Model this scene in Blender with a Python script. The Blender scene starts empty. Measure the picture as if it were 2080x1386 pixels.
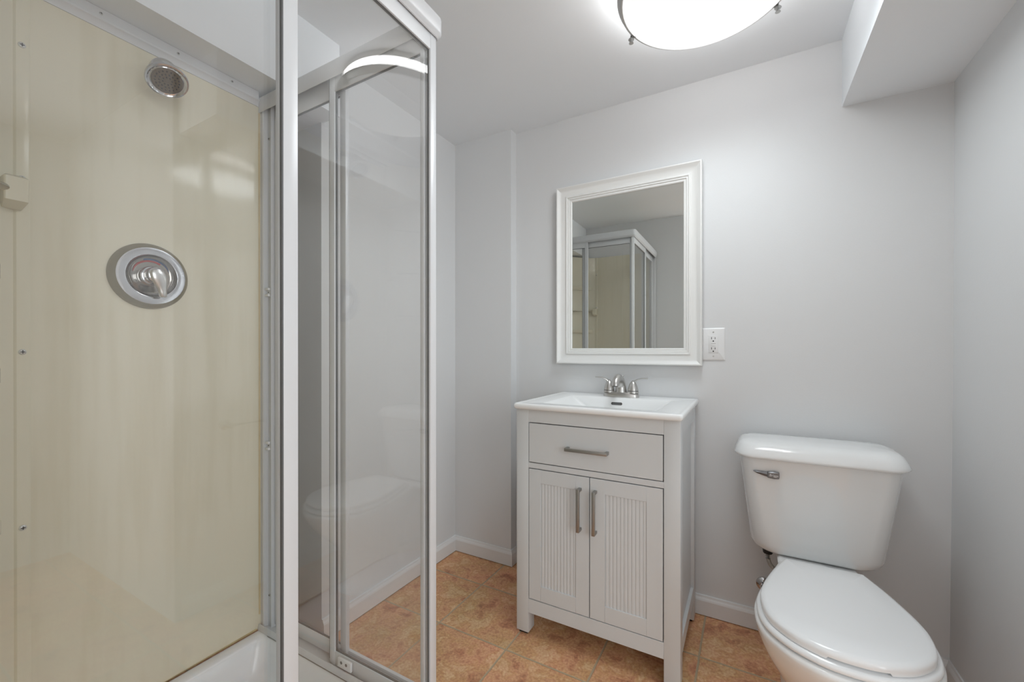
import bpy, bmesh, math, random
from mathutils import Vector, Matrix

random.seed(7)
S = bpy.context.scene
C = S.collection
PI = math.pi

# ------------------------------------------------------------------ camera
cam_d = bpy.data.cameras.new('camera')
cam = bpy.data.objects.new('camera', cam_d)
C.objects.link(cam)
cam.location = (0.0, 0.0, 1.08)
cam.rotation_euler = (PI / 2 - 0.0017, 0.0, math.radians(29.395))
cam_d.sensor_width = 36.0
cam_d.lens = 847.9 / 2080 * 36.0
cam_d.shift_y = 19.0 / 2080
cam_d.clip_start = 0.01
S.camera = cam

# ------------------------------------------------------------------ world, light, exposure
S.view_settings.view_transform = 'Standard'
S.view_settings.look = 'None'
S.view_settings.gamma = 1.0
S.view_settings.use_curve_mapping = False
S.view_settings.exposure = 0.37
w = bpy.data.worlds.new('world')
S.world = w
w.use_nodes = True
w.node_tree.nodes['Background'].inputs[0].default_value = (0.6, 0.62, 0.65, 1)
w.node_tree.nodes['Background'].inputs[1].default_value = 0.3
S.cycles.max_bounces = 12
S.cycles.diffuse_bounces = 6
S.cycles.glossy_bounces = 6
S.cycles.transparent_max_bounces = 16
S.cycles.sample_clamp_indirect = 4.0
S.cycles.blur_glossy = 0.5
try:
    S.cycles.use_denoising = True
    S.cycles.denoiser = 'OPENIMAGEDENOISE'
except Exception:
    pass

LAMP = (-0.10, 1.285)          # centre of the ceiling light
LAMP_W = 16.0                 # the bulbs of the ceiling light, all together
LIGHT_COL = (0.912, 0.985, 1.02)
SIDE_W = 23.0  # fill light added in the hall, to the right of the camera
HALL_W = 1.5                  # fill light added behind the camera


def hall_fill(name, loc, rot, sx, sy, watts):
    """unseen fill light added in the hall, behind and beside the camera"""
    d = bpy.data.lights.new(name, 'AREA')
    d.shape = 'RECTANGLE'
    d.size, d.size_y = sx, sy
    d.energy = watts
    d.color = LIGHT_COL
    o = bpy.data.objects.new(name, d)
    C.objects.link(o)
    o.location = loc
    o.rotation_euler = rot
    return o


hall_fill('hall_rear_fill', (0.55, -1.50, 0.95), (PI / 2 + 0.25, 0, 0), 1.5, 1.5, HALL_W)
hall_fill('hall_side_fill', (1.72, -0.45, 1.30), (PI / 2, 0, PI / 2), 1.4, 1.5, SIDE_W)


def lamp_bulbs():
    """the frosted bowl spreads its light downwards: many small sources over its underside"""
    spots = [(0.0, 0.0)]
    for m, r in ((6, 0.05), (12, 0.10), (18, 0.150), (24, 0.198)):
        spots += [(r, 2 * PI * k / m + r * 9) for k in range(m)]
    n = len(spots)
    for k, (r, a) in enumerate(spots):
        d = bpy.data.lights.new('bulb_light', 'SPOT')
        d.spot_size = PI
        d.spot_blend = 1.0
        d.energy = LAMP_W / n
        d.color = LIGHT_COL
        d.shadow_soft_size = 0.0
        o = bpy.data.objects.new('bulb_light', d)
        C.objects.link(o)
        o.location = (LAMP[0] + r * math.cos(a), LAMP[1] + r * math.sin(a), 2.046)


lamp_bulbs()

# ------------------------------------------------------------------ materials


def srgb(r, g, b):
    def f(c):
        c /= 255.0
        return c / 12.92 if c <= 0.04045 else ((c + 0.055) / 1.055) ** 2.4
    return (f(r), f(g), f(b), 1.0)


def new_mat(name):
    m = bpy.data.materials.new(name)
    m.use_nodes = True
    return m, m.node_tree, m.node_tree.nodes, m.node_tree.links


def paint(name, col, rough=0.5, metal=0.0, spec=0.5, bump=0.0, bscale=60.0, var=0.0, vscale=3.0, coat=0.0, stretch=None):
    m, nt, N, L = new_mat(name)
    b = N['Principled BSDF']
    b.inputs['Base Color'].default_value = col
    b.inputs['Roughness'].default_value = rough
    b.inputs['Metallic'].default_value = metal
    b.inputs['Specular IOR Level'].default_value = spec
    b.inputs['Coat Weight'].default_value = coat
    b.inputs['Coat Roughness'].default_value = 0.05
    tc = N.new('ShaderNodeTexCoord')
    vec = tc.outputs['Object']
    if stretch:
        mp = N.new('ShaderNodeMapping')
        mp.inputs['Scale'].default_value = stretch
        L.new(vec, mp.inputs[0])
        vec = mp.outputs[0]
    if bump:
        n = N.new('ShaderNodeTexNoise')
        n.inputs['Scale'].default_value = bscale
        n.inputs['Detail'].default_value = 3
        L.new(vec, n.inputs['Vector'])
        bp = N.new('ShaderNodeBump')
        bp.inputs['Strength'].default_value = bump
        bp.inputs['Distance'].default_value = 0.01
        L.new(n.outputs['Fac'], bp.inputs['Height'])
        L.new(bp.outputs['Normal'], b.inputs['Normal'])
    if var:
        n = N.new('ShaderNodeTexNoise')
        n.inputs['Scale'].default_value = vscale
        n.inputs['Detail'].default_value = 4
        L.new(vec, n.inputs['Vector'])
        mx = N.new('ShaderNodeMixRGB')
        mx.inputs['Color1'].default_value = tuple(c * (1 - var) for c in col[:3]) + (1,)
        mx.inputs['Color2'].default_value = tuple(min(1, c * (1 + var)) for c in col[:3]) + (1,)
        L.new(n.outputs['Fac'], mx.inputs['Fac'])
        L.new(mx.outputs[0], b.inputs['Base Color'])
    return m


M = {}
M['wall'] = paint('wall_paint', srgb(220, 221, 222), 0.42, spec=0.35, bump=0.03, bscale=220, var=0.012)
M['ceiling'] = paint('ceiling_paint', srgb(236, 239, 242), 0.65, spec=0.25, bump=0.02, bscale=180, var=0.015)
M['trim'] = paint('white_trim', srgb(226, 226, 226), 0.35, bump=0.02, bscale=80)
M['vanity'] = paint('vanity_paint', srgb(210, 212, 213), 0.32, bump=0.008, bscale=120)
M['mirror_frame'] = paint('mirror_frame_paint', srgb(232, 232, 230), 0.35)
M['porcelain'] = paint('white_porcelain', srgb(238, 239, 239), 0.06, var=0.008, coat=0.3)
M['ceramic'] = paint('sink_ceramic', srgb(240, 241, 241), 0.2, spec=0.35, var=0.006)
M['seat'] = paint('white_seat_plastic', srgb(238, 239, 240), 0.16)
M['acrylic'] = paint('white_acrylic', srgb(236, 237, 239), 0.18, bump=0.01, bscale=20, var=0.03, vscale=9)
M['aluminium'] = paint('white_painted_aluminium', srgb(212, 213, 215), 0.28, var=0.02, vscale=6)
M['plastic'] = paint('white_plastic', srgb(228, 228, 228), 0.25)
M['nickel'] = paint('brushed_nickel', srgb(204, 202, 199), 0.30, metal=1.0, bump=0.02, bscale=200, stretch=(1, 1, 8))
M['ring_nickel'] = paint('satin_nickel_ring', srgb(196, 196, 194), 0.45, metal=0.7, bump=0.01, bscale=100)
M['pull'] = paint('satin_nickel_pull', srgb(168, 166, 162), 0.38, metal=1.0, bump=0.02, bscale=120)
M['chrome'] = paint('polished_chrome', srgb(208, 208, 210), 0.08, metal=1.0, var=0.02, vscale=30)
M['worn_chrome'] = paint('worn_chrome', srgb(196, 196, 198), 0.16, metal=1.0, var=0.06, vscale=60)
M['dish_chrome'] = paint('dark_reflection_chrome', srgb(150, 145, 138), 0.12, metal=1.0, var=0.12, vscale=14)  # dark reflection in the valve dish, put into the metal's colour
M['lever_chrome'] = paint('dulled_chrome', srgb(128, 128, 130), 0.3, metal=0.75, var=0.1, vscale=60)
M['bronze'] = paint('dark_tarnished_brass', srgb(70, 56, 40), 0.45, metal=0.7, var=0.1, vscale=40)
M['edge_metal'] = paint('aged_metal_edge', srgb(150, 144, 126), 0.4, metal=0.8, var=0.06, vscale=30)
M['steel'] = paint('steel_screw', srgb(190, 190, 186), 0.3, metal=1.0, var=0.05, vscale=200)
M['zinc'] = paint('zinc_screw', srgb(206, 206, 202), 0.35, metal=0.4, var=0.05, vscale=200)
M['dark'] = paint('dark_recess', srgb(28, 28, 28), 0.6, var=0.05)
M['rubber'] = paint('black_rubber', srgb(20, 21, 23), 0.5, var=0.05)
M['gasket'] = paint('grey_gasket', srgb(92, 92, 92), 0.5, var=0.08)
M['grime'] = paint('dirty_caulk', srgb(178, 177, 172), 0.6, var=0.18, vscale=40)
M['nozzle'] = paint('shower_nozzle', srgb(38, 30, 24), 0.6, var=0.2, vscale=90)
M['face_plate'] = paint('stained_face_plate', srgb(104, 90, 70), 0.35, var=0.2, vscale=18)
M['braid'] = paint('braided_hose', srgb(176, 174, 168), 0.4, metal=0.4, bump=0.4, bscale=400)
M['red'] = paint('red_mark', srgb(150, 12, 10), 0.4, var=0.05)
M['blue'] = paint('blue_mark', srgb(20, 62, 104), 0.4, var=0.05)
M['overflow'] = paint('overflow_ring', srgb(96, 95, 92), 0.35, metal=0.6, var=0.05)
M['hall'] = paint('hall_paint', srgb(222, 222, 222), 0.6, bump=0.02, bscale=150)


def mat_surround():
    m, nt, N, L = new_mat('cream_fiberglass')
    b = N['Principled BSDF']
    b.inputs['Roughness'].default_value = 0.11
    b.inputs['Specular IOR Level'].default_value = 0.45
    tc = N.new('ShaderNodeTexCoord')
    mp = N.new('ShaderNodeMapping')
    mp.inputs['Scale'].default_value = (14, 14, 1.0)
    L.new(tc.outputs['Object'], mp.inputs[0])
    n = N.new('ShaderNodeTexNoise')
    n.inputs['Scale'].default_value = 2.2
    n.inputs['Detail'].default_value = 5
    L.new(mp.outputs[0], n.inputs['Vector'])
    n2 = N.new('ShaderNodeTexNoise')
    n2.inputs['Scale'].default_value = 2.6
    L.new(tc.outputs['Object'], n2.inputs['Vector'])
    ad = N.new('ShaderNodeMath')
    ad.operation = 'ADD'
    L.new(n.outputs['Fac'], ad.inputs[0])
    L.new(n2.outputs['Fac'], ad.inputs[1])
    cr = N.new('ShaderNodeValToRGB')
    cr.color_ramp.elements[0].position = 0.55
    cr.color_ramp.elements[0].color = srgb(214, 206, 181)
    cr.color_ramp.elements[1].position = 1.3
    cr.color_ramp.elements[1].color = srgb(223, 217, 196)
    L.new(ad.outputs[0], cr.inputs[0])
    L.new(cr.outputs[0], b.inputs['Base Color'])
    n3 = N.new('ShaderNodeTexNoise')
    n3.inputs['Scale'].default_value = 2.4
    n3.inputs['Detail'].default_value = 1
    L.new(tc.outputs['Object'], n3.inputs['Vector'])
    bp = N.new('ShaderNodeBump')
    bp.inputs['Strength'].default_value = 0.35
    bp.inputs['Distance'].default_value = 0.02
    L.new(n3.outputs['Fac'], bp.inputs['Height'])
    L.new(bp.outputs['Normal'], b.inputs['Normal'])
    return m


M['surround'] = mat_surround()
M['cream'] = paint('cream_moulding', srgb(222, 216, 194), 0.16, var=0.03, vscale=4, bump=0.01, bscale=8)
M['stain'] = paint('amber_caulk', srgb(208, 190, 148), 0.5, var=0.2, vscale=20)


def mat_glass(name, f0, tint=(1.0, 1.0, 1.0, 1)):
    m, nt, N, L = new_mat(name)
    N.remove(N['Principled BSDF'])
    out = N['Material Output']
    g = N.new('ShaderNodeNewGeometry')
    dp = N.new('ShaderNodeVectorMath')
    dp.operation = 'DOT_PRODUCT'
    L.new(g.outputs['Incoming'], dp.inputs[0])
    L.new(g.outputs['Normal'], dp.inputs[1])
    ab = N.new('ShaderNodeMath'); ab.operation = 'ABSOLUTE'
    L.new(dp.outputs['Value'], ab.inputs[0])
    om = N.new('ShaderNodeMath'); om.operation = 'SUBTRACT'
    om.inputs[0].default_value = 1.0
    L.new(ab.outputs[0], om.inputs[1])
    pw = N.new('ShaderNodeMath'); pw.operation = 'POWER'
    L.new(om.outputs[0], pw.inputs[0])
    pw.inputs[1].default_value = 5.0
    ma = N.new('ShaderNodeMath'); ma.operation = 'MULTIPLY_ADD'
    L.new(pw.outputs[0], ma.inputs[0])
    ma.inputs[1].default_value = 1 - f0
    ma.inputs[2].default_value = f0
    tr = N.new('ShaderNodeBsdfTransparent')
    # faint smudges and dried drops on the glass
    tc = N.new('ShaderNodeTexCoord')
    nz = N.new('ShaderNodeTexNoise')
    nz.inputs['Scale'].default_value = 5.0
    L.new(tc.outputs['Object'], nz.inputs['Vector'])
    mx = N.new('ShaderNodeMixRGB')
    mx.inputs['Color1'].default_value = tint
    mx.inputs['Color2'].default_value = tuple(c * 0.996 for c in tint[:3]) + (1,)
    L.new(nz.outputs['Fac'], mx.inputs['Fac'])
    L.new(mx.outputs[0], tr.inputs['Color'])
    gl = N.new('ShaderNodeBsdfGlossy')
    gl.inputs['Roughness'].default_value = 0.0
    ms = N.new('ShaderNodeMixShader')
    L.new(ma.outputs[0], ms.inputs[0])
    L.new(tr.outputs[0], ms.inputs[1])
    L.new(gl.outputs[0], ms.inputs[2])
    L.new(ms.outputs[0], out.inputs[0])
    return m


M['glass'] = mat_glass('shower_glass', 0.07)


def mat_mirror():
    m, nt, N, L = new_mat('mirror_silver')
    b = N['Principled BSDF']
    b.inputs['Metallic'].default_value = 1.0
    b.inputs['Roughness'].default_value = 0.0
    tc = N.new('ShaderNodeTexCoord')
    nz = N.new('ShaderNodeTexNoise')
    nz.inputs['Scale'].default_value = 2.0
    L.new(tc.outputs['Object'], nz.inputs['Vector'])
    mx = N.new('ShaderNodeMixRGB')
    mx.inputs['Color1'].default_value = srgb(222, 224, 220)
    mx.inputs['Color2'].default_value = srgb(227, 229, 225)
    L.new(nz.outputs['Fac'], mx.inputs['Fac'])
    L.new(mx.outputs[0], b.inputs['Base Color'])
    return m


M['mirror'] = mat_mirror()


def mat_emit(name, col, st):
    m, nt, N, L = new_mat(name)
    N.remove(N['Principled BSDF'])
    e = N.new('ShaderNodeEmission')
    tc = N.new('ShaderNodeTexCoord')
    nz = N.new('ShaderNodeTexNoise')
    nz.inputs['Scale'].default_value = 3.0
    L.new(tc.outputs['Object'], nz.inputs['Vector'])
    mx = N.new('ShaderNodeMixRGB')
    mx.inputs['Color1'].default_value = col
    mx.inputs['Color2'].default_value = tuple(c * 0.96 for c in col[:3]) + (1,)
    L.new(nz.outputs['Fac'], mx.inputs['Fac'])
    L.new(mx.outputs[0], e.inputs['Color'])
    e.inputs['Strength'].default_value = st
    L.new(e.outputs[0], N['Material Output'].inputs[0])
    return m


M['bowl'] = mat_emit('lit_frosted_glass', (1.0, 1.0, 1.0, 1), 0.80)
M['drum'] = mat_emit('lit_glass_side', (1.0, 1.0, 1.0, 1), 8.0)


def mat_tile():
    m, nt, N, L = new_mat('terracotta_tile')
    b = N['Principled BSDF']
    tc = N.new('ShaderNodeTexCoord')
    sp = N.new('ShaderNodeSeparateXYZ')
    L.new(tc.outputs['Object'], sp.inputs[0])

    def mth(op, a, bb=None, c=None):
        n = N.new('ShaderNodeMath'); n.operation = op
        for i, v in enumerate((a, bb, c)):
            if v is None:
                continue
            if isinstance(v, (int, float)):
                n.inputs[i].default_value = v
            else:
                L.new(v, n.inputs[i])
        return n.outputs[0]
    P = 0.3045
    gx = mth('DIVIDE', mth('SUBTRACT', sp.outputs[0], -1.06), P)
    gy = mth('DIVIDE', mth('SUBTRACT', sp.outputs[1], 1.296), P)

    wob = N.new('ShaderNodeTexNoise')
    wob.inputs['Scale'].default_value = 18
    L.new(tc.outputs['Object'], wob.inputs['Vector'])
    wb = mth('MULTIPLY', mth('SUBTRACT', wob.outputs['Fac'], 0.5), 0.012)

    def edge(g):
        fr = mth('SUBTRACT', mth('ADD', g, wb), mth('FLOOR', mth('ADD', g, wb)))
        return mth('MINIMUM', fr, mth('SUBTRACT', 1.0, fr))
    d = mth('MINIMUM', edge(gx), edge(gy))
    mr = N.new('ShaderNodeMapRange')
    mr.interpolation_type = 'SMOOTHSTEP'
    mr.inputs['From Min'].default_value = 0.008
    mr.inputs['From Max'].default_value = 0.0145
    L.new(d, mr.inputs['Value'])
    tile = mr.outputs[0]
    cx = N.new('ShaderNodeCombineXYZ')
    L.new(mth('FLOOR', gx), cx.inputs[0])
    L.new(mth('FLOOR', gy), cx.inputs[1])
    wn = N.new('ShaderNodeTexWhiteNoise')
    L.new(cx.outputs[0], wn.inputs['Vector'])
    off = N.new('ShaderNodeVectorMath'); off.operation = 'MULTIPLY_ADD'
    L.new(wn.outputs['Color'], off.inputs[0])
    off.inputs[1].default_value = (7, 7, 7)
    L.new(tc.outputs['Object'], off.inputs[2])
    n1 = N.new('ShaderNodeTexNoise')
    n1.inputs['Scale'].default_value = 13
    n1.inputs['Detail'].default_value = 8
    n1.inputs['Roughness'].default_value = 0.62
    n1.inputs['Distortion'].default_value = 0.35
    L.new(off.outputs[0], n1.inputs['Vector'])
    cr = N.new('ShaderNodeValToRGB')
    e = cr.color_ramp.elements
    e[0].position = 0.27; e[0].color = srgb(164, 110, 88)
    e[1].position = 0.74; e[1].color = srgb(240, 208, 172)
    for p, c in ((0.38, (198, 140, 108)), (0.46, (222, 170, 134)), (0.53, (212, 160, 118)), (0.60, (230, 188, 150)), (0.66, (220, 172, 134))):
        k = e.new(p); k.color = srgb(*c)
    L.new(n1.outputs['Fac'], cr.inputs[0])
    n2 = N.new('ShaderNodeTexNoise')
    n2.inputs['Scale'].default_value = 4.5
    n2.inputs['Detail'].default_value = 3
    L.new(off.outputs[0], n2.inputs['Vector'])
    mxa = N.new('ShaderNodeMixRGB')
    mxa.blend_type = 'MULTIPLY'
    cr2 = N.new('ShaderNodeValToRGB')
    cr2.color_ramp.elements[0].position = 0.35
    cr2.color_ramp.elements[0].color = (0.78, 0.86, 0.72, 1)
    cr2.color_ramp.elements[1].position = 0.65
    cr2.color_ramp.elements[1].color = (1.0, 0.93, 0.90, 1)
    L.new(n2.outputs['Fac'], cr2.inputs[0])
    mxa.inputs['Fac'].default_value = 0.75
    L.new(cr.outputs[0], mxa.inputs['Color1'])
    L.new(cr2.outputs[0], mxa.inputs['Color2'])
    n3 = N.new('ShaderNodeTexNoise')
    n3.inputs['Scale'].default_value = 130
    n3.inputs['Detail'].default_value = 4
    L.new(off.outputs[0], n3.inputs['Vector'])
    mxb = N.new('ShaderNodeMixRGB'); mxb.blend_type = 'OVERLAY'
    mxb.inputs['Fac'].default_value = 0.6
    L.new(mxa.outputs[0], mxb.inputs['Color1'])
    L.new(n3.outputs['Fac'], mxb.inputs['Color2'])
    mxg = N.new('ShaderNodeMixRGB')
    mxg.inputs['Color1'].default_value = srgb(180, 160, 132)
    L.new(tile, mxg.inputs['Fac'])
    L.new(mxb.outputs[0], mxg.inputs['Color2'])
    L.new(mxg.outputs[0], b.inputs['Base Color'])
    b.inputs['Roughness'].default_value = 0.5
    b.inputs['Specular IOR Level'].default_value = 0.35
    hs = mth('ADD', mth('MULTIPLY', tile, 0.5), mth('MULTIPLY', n1.outputs['Fac'], 0.25))
    bp = N.new('ShaderNodeBump')
    bp.inputs['Strength'].default_value = 0.4
    bp.inputs['Distance'].default_value = 0.006
    L.new(hs, bp.inputs['Height'])
    L.new(bp.outputs['Normal'], b.inputs['Normal'])
    return m


M['tile'] = mat_tile()

# ------------------------------------------------------------------ mesh helpers
ORG = {}


def link(name, bm, mat, parent=None, smooth=40, mats=None):
    """One mesh object from a bmesh in world coordinates; a child is stored relative to its thing's base."""
    me = bpy.data.meshes.new(name)
    bmesh.ops.remove_doubles(bm, verts=bm.verts, dist=1e-6)
    bmesh.ops.recalc_face_normals(bm, faces=bm.faces)
    if parent is not None:
        L0 = ORG[parent.name]
        bmesh.ops.translate(bm, verts=bm.verts, vec=-L0)
    bm.to_mesh(me)
    bm.free()
    for mm in (mats or [mat]):
        me.materials.append(mm)
    if smooth:
        for p in me.polygons:
            p.use_smooth = True
        me.set_sharp_from_angle(angle=math.radians(smooth))
    o = bpy.data.objects.new(name, me)
    C.objects.link(o)
    if parent is not None:
        o.parent = parent
        ORG[o.name] = ORG[parent.name]
    else:
        ORG[o.name] = Vector((0, 0, 0))
    return o


def thing(name, label, cat, loc, group=None):
    o = bpy.data.objects.new(name, None)
    o.empty_display_size = 0.05
    C.objects.link(o)
    o.location = loc
    o['label'] = label
    o['category'] = cat
    if group:
        o['group'] = group
    ORG[o.name] = Vector(loc)
    return o


def struct(name, bm, mat, label=None, smooth=None):
    o = link(name, bm, mat, None, smooth)
    o['kind'] = 'structure'
    if label:
        o['label'] = label
    return o


def B():
    return bmesh.new()


def merge(dst, src):
    me = bpy.data.meshes.new('tmp')
    src.to_mesh(me)
    src.free()
    dst.from_mesh(me)
    bpy.data.meshes.remove(me)


def box(bm, a, b, bev=0.0, seg=2, rot=None):
    t = bmesh.new()
    bmesh.ops.create_cube(t, size=1.0)
    ce = [(a[i] + b[i]) / 2 for i in range(3)]
    si = [abs(b[i] - a[i]) for i in range(3)]
    for v in t.verts:
        v.co = Vector((v.co.x * si[0], v.co.y * si[1], v.co.z * si[2]))
    if bev:
        bmesh.ops.bevel(t, geom=list(t.edges), offset=bev, segments=seg, profile=0.5, affect='EDGES')
    mat = Matrix.Translation(ce)
    if rot is not None:
        mat = mat @ rot
    bmesh.ops.transform(t, matrix=mat, verts=t.verts)
    merge(bm, t)


def loft(bm, rings, cap0=True, cap1=True, closed=True):
    vs = [[bm.verts.new(p) for p in r] for r in rings]
    n = len(rings[0])
    for i in range(len(rings) - 1):
        for j in range(n if closed else n - 1):
            k = (j + 1) % n
            try:
                bm.faces.new((vs[i][j], vs[i][k], vs[i + 1][k], vs[i + 1][j]))
            except ValueError:
                pass
    if cap0:
        bm.faces.new(vs[0][::-1])
    if cap1:
        bm.faces.new(vs[-1])


def frame_of(d):
    d = Vector(d).normalized()
    up = Vector((0, 0, 1)) if abs(d.z) < 0.95 else Vector((1, 0, 0))
    x = d.cross(up).normalized()
    y = x.cross(d).normalized()
    return x, y


def tube(bm, pts, r, n=14, cap=True, sy=1.0):
    pts = [Vector(p) for p in pts]
    rs = r if isinstance(r, (list, tuple)) else [r] * len(pts)
    rings = []
    px = None
    for i, p in enumerate(pts):
        d = (pts[min(i + 1, len(pts) - 1)] - pts[max(i - 1, 0)])
        if px is None:
            x, y = frame_of(d)
        else:
            dn = d.normalized()
            x = (px - dn * px.dot(dn)).normalized()
            y = dn.cross(x).normalized()
        px = x
        rings.append([p + x * math.cos(2 * PI * k / n) * rs[i] + y * math.sin(2 * PI * k / n) * rs[i] * sy for k in range(n)])
    loft(bm, rings, cap, cap)


def lathe(bm, prof, origin, axis=(0, 0, 1), n=48, cap=True):
    """prof: list of (radius, height along axis)"""
    ax = Vector(axis).normalized()
    x, y = frame_of(ax)
    o = Vector(origin)
    rings = []
    for r, h in prof:
        r = max(r, 1e-5)
        rings.append([o + ax * h + x * math.cos(2 * PI * k / n) * r + y * math.sin(2 * PI * k / n) * r for k in range(n)])
    loft(bm, rings, cap, cap)


def prism(bm, poly, axis, a, b):
    """poly: 2-D points; axis 'x','y','z' is the direction of extrusion"""
    def P(p, t):
        if axis == 'x':
            return (t, p[0], p[1])
        if axis == 'y':
            return (p[0], t, p[1])
        return (p[0], p[1], t)
    loft(bm, [[P(p, a) for p in poly], [P(p, b) for p in poly]])


def rrect(x0, y0, x1, y1, r, z, n=6):
    pts = []
    r = min(r, (x1 - x0) / 2 - 1e-4, (y1 - y0) / 2 - 1e-4)
    for cx, cy, a0 in ((x1 - r, y1 - r, 0), (x0 + r, y1 - r, PI / 2), (x0 + r, y0 + r, PI), (x1 - r, y0 + r, 1.5 * PI)):
        for k in range(n + 1):
            a = a0 + PI / 2 * k / n
            pts.append((cx + r * math.cos(a), cy + r * math.sin(a), z))
    return pts


def cat_rom(pts, n=8):
    out = []
    P = [pts[0]] + list(pts) + [pts[-1]]
    for i in range(1, len(P) - 2):
        for k in range(n):
            t = k / n
            q = []
            for d in range(len(pts[0])):
                p0, p1, p2, p3 = P[i - 1][d], P[i][d], P[i + 1][d], P[i + 2][d]
                q.append(0.5 * (2 * p1 + (p2 - p0) * t + (2 * p0 - 5 * p1 + 4 * p2 - p3) * t * t + (3 * p1 - p0 - 3 * p2 + p3) * t ** 3))
            out.append(tuple(q))
    out.append(tuple(pts[-1]))
    return out


def screw(bm, p, nrm, r=0.005):
    """round screw head with a cross slot"""
    n = Vector(nrm).normalized()
    lathe(bm, [(r, 0), (r, 0.001), (r * 0.8, 0.0022), (r * 0.3, 0.0028), (0, 0.0028)], p, n, 14)


def slot_bm(p, nrm, r=0.005):
    bm = B()
    n = Vector(nrm).normalized()
    x, y = frame_of(n)
    c = Vector(p) + n * 0.0026
    for u, v in ((x, y), (y, x)):
        a, b2 = u * r * 0.55, v * r * 0.16
        loft(bm, [[c - a - b2, c + a - b2, c + a + b2, c - a + b2],
                  [q + n * 0.0006 for q in (c - a - b2, c + a - b2, c + a + b2, c - a + b2)]])
    return bm


def add_screw(parent, p, nrm, r=0.005, mat='steel'):
    bm = B()
    screw(bm, p, nrm, r)
    s = link('screw', bm, M[mat], parent)
    link('screw_slot', slot_bm(p, nrm, r), M['dark'], s, None)
    return s


# ------------------------------------------------------------------ room shell
ZC = 2.18
YB = 1.867          # back wall
XR = 0.578          # right wall
XL = -1.373         # left wall
YS = 1.00           # stub beside the shower
YBUMP, XBUMP = 1.8126, -1.027
XH, YH = 1.75, -1.55     # hall limits

bm = B(); box(bm, (-1.8, YH - 0.1, -0.1), (XH + 0.1, YB + 0.1, 0.0)); struct('floor', bm, M['tile'], 'terracotta coloured ceramic tile floor with pale grout')
bm = B(); box(bm, (-1.8, YH - 0.1, ZC), (XH + 0.1, YB + 0.1, ZC + 0.1)); struct('ceiling', bm, M['ceiling'], 'flat painted ceiling')
bm = B(); box(bm, (-1.8, YB, 0), (XR + 0.2, YB + 0.1, ZC)); struct('wall_back', bm, M['wall'], 'light grey wall behind mirror, vanity and toilet')
bm = B()
prism(bm, [(0.570, 0.0), (XR, 1.0), (0.580, ZC), (0.69, ZC), (0.69, 0.0)], 'y', 0.78, YB)
struct('wall_right', bm, M['wall'], 'light grey wall on the right of the toilet')
bm = B()
box(bm, (-1.80, YS, 0), (XL, YBUMP + 0.02, ZC))
struct('wall_left', bm, M['wall'], 'light grey wall beyond the shower')
bm = B()
box(bm, (-1.80, YBUMP, 0), (XBUMP, YB, ZC))
struct('wall_corner', bm, M['wall'], 'shallow boxed-out wall left of the vanity')
bm = B(); box(bm, (-1.80, -0.06, 0), (-1.70, YS, ZC)); struct('wall_shower', bm, M['wall'], 'wall behind the shower stall')
bm = B(); box(bm, (-1.80, -0.06, 0), (-0.40, 0.045, ZC)); struct('wall_front', bm, M['wall'], 'wall beside the doorway')
# boxed-in soffits
bm = B(); box(bm, (0.2926, 0.80, 1.9415), (XR + 0.05, YB + 0.01, ZC + 0.01)); struct('ceiling_soffit_right', bm, M['ceiling'], 'boxed soffit above the toilet')
bm = B(); box(bm, (-1.72, 0.0, 1.922), (-1.285, YS + 0.01, ZC + 0.01)); struct('ceiling_soffit_left', bm, M['ceiling'], 'boxed soffit above the shower head')
# hall behind the camera
bm = B(); box(bm, (-0.50, YH, 0), (-0.40, -0.06, ZC)); struct('wall_hall_left', bm, M['hall'], 'hall wall')
bm = B(); box(bm, (-0.50, YH - 0.1, 0), (XH, YH, ZC)); struct('wall_hall_rear', bm, M['hall'], 'hall rear wall')
bm = B(); box(bm, (XH, YH, 0), (XH + 0.1, 0.88, ZC)); struct('wall_hall_right', bm, M['hall'], 'hall right wall')
bm = B(); box(bm, (0.69, 0.78, 0), (XH, 0.88, ZC)); struct('wall_hall_front', bm, M['hall'], 'hall wall beyond the right wall')

# baseboards: 80 mm with a bevelled top
BB = [(0, 0.003), (0.013, 0.003), (0.013, 0.060), (0.011, 0.066), (0.0075, 0.072), (0.006, 0.079), (0, 0.080)]
bm = B(); prism(bm, [(XL + x, z) for x, z in BB], 'y', YS, YBUMP); struct('baseboard_left', bm, M['trim'], 'white baseboard along the left wall')
bm = B()
loft(bm, [[(XL, YBUMP - x, z) for x, z in BB], [(XBUMP + x, YBUMP - x, z) for x, z in BB], [(XBUMP + x, YB, z) for x, z in BB]])
struct('baseboard_corner', bm, M['trim'], 'white baseboard wrapping the boxed-out corner')
bm = B(); prism(bm, [(YB - x, z) for x, z in BB], 'x', XBUMP + 0.013, 0.571); struct('baseboard_back', bm, M['trim'], 'white baseboard along the back wall')
bm = B(); prism(bm, [(0.572 - x, z) for x, z in BB], 'y', 0.80, YB); struct('baseboard_right', bm, M['trim'], 'white baseboard along the right wall')

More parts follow.
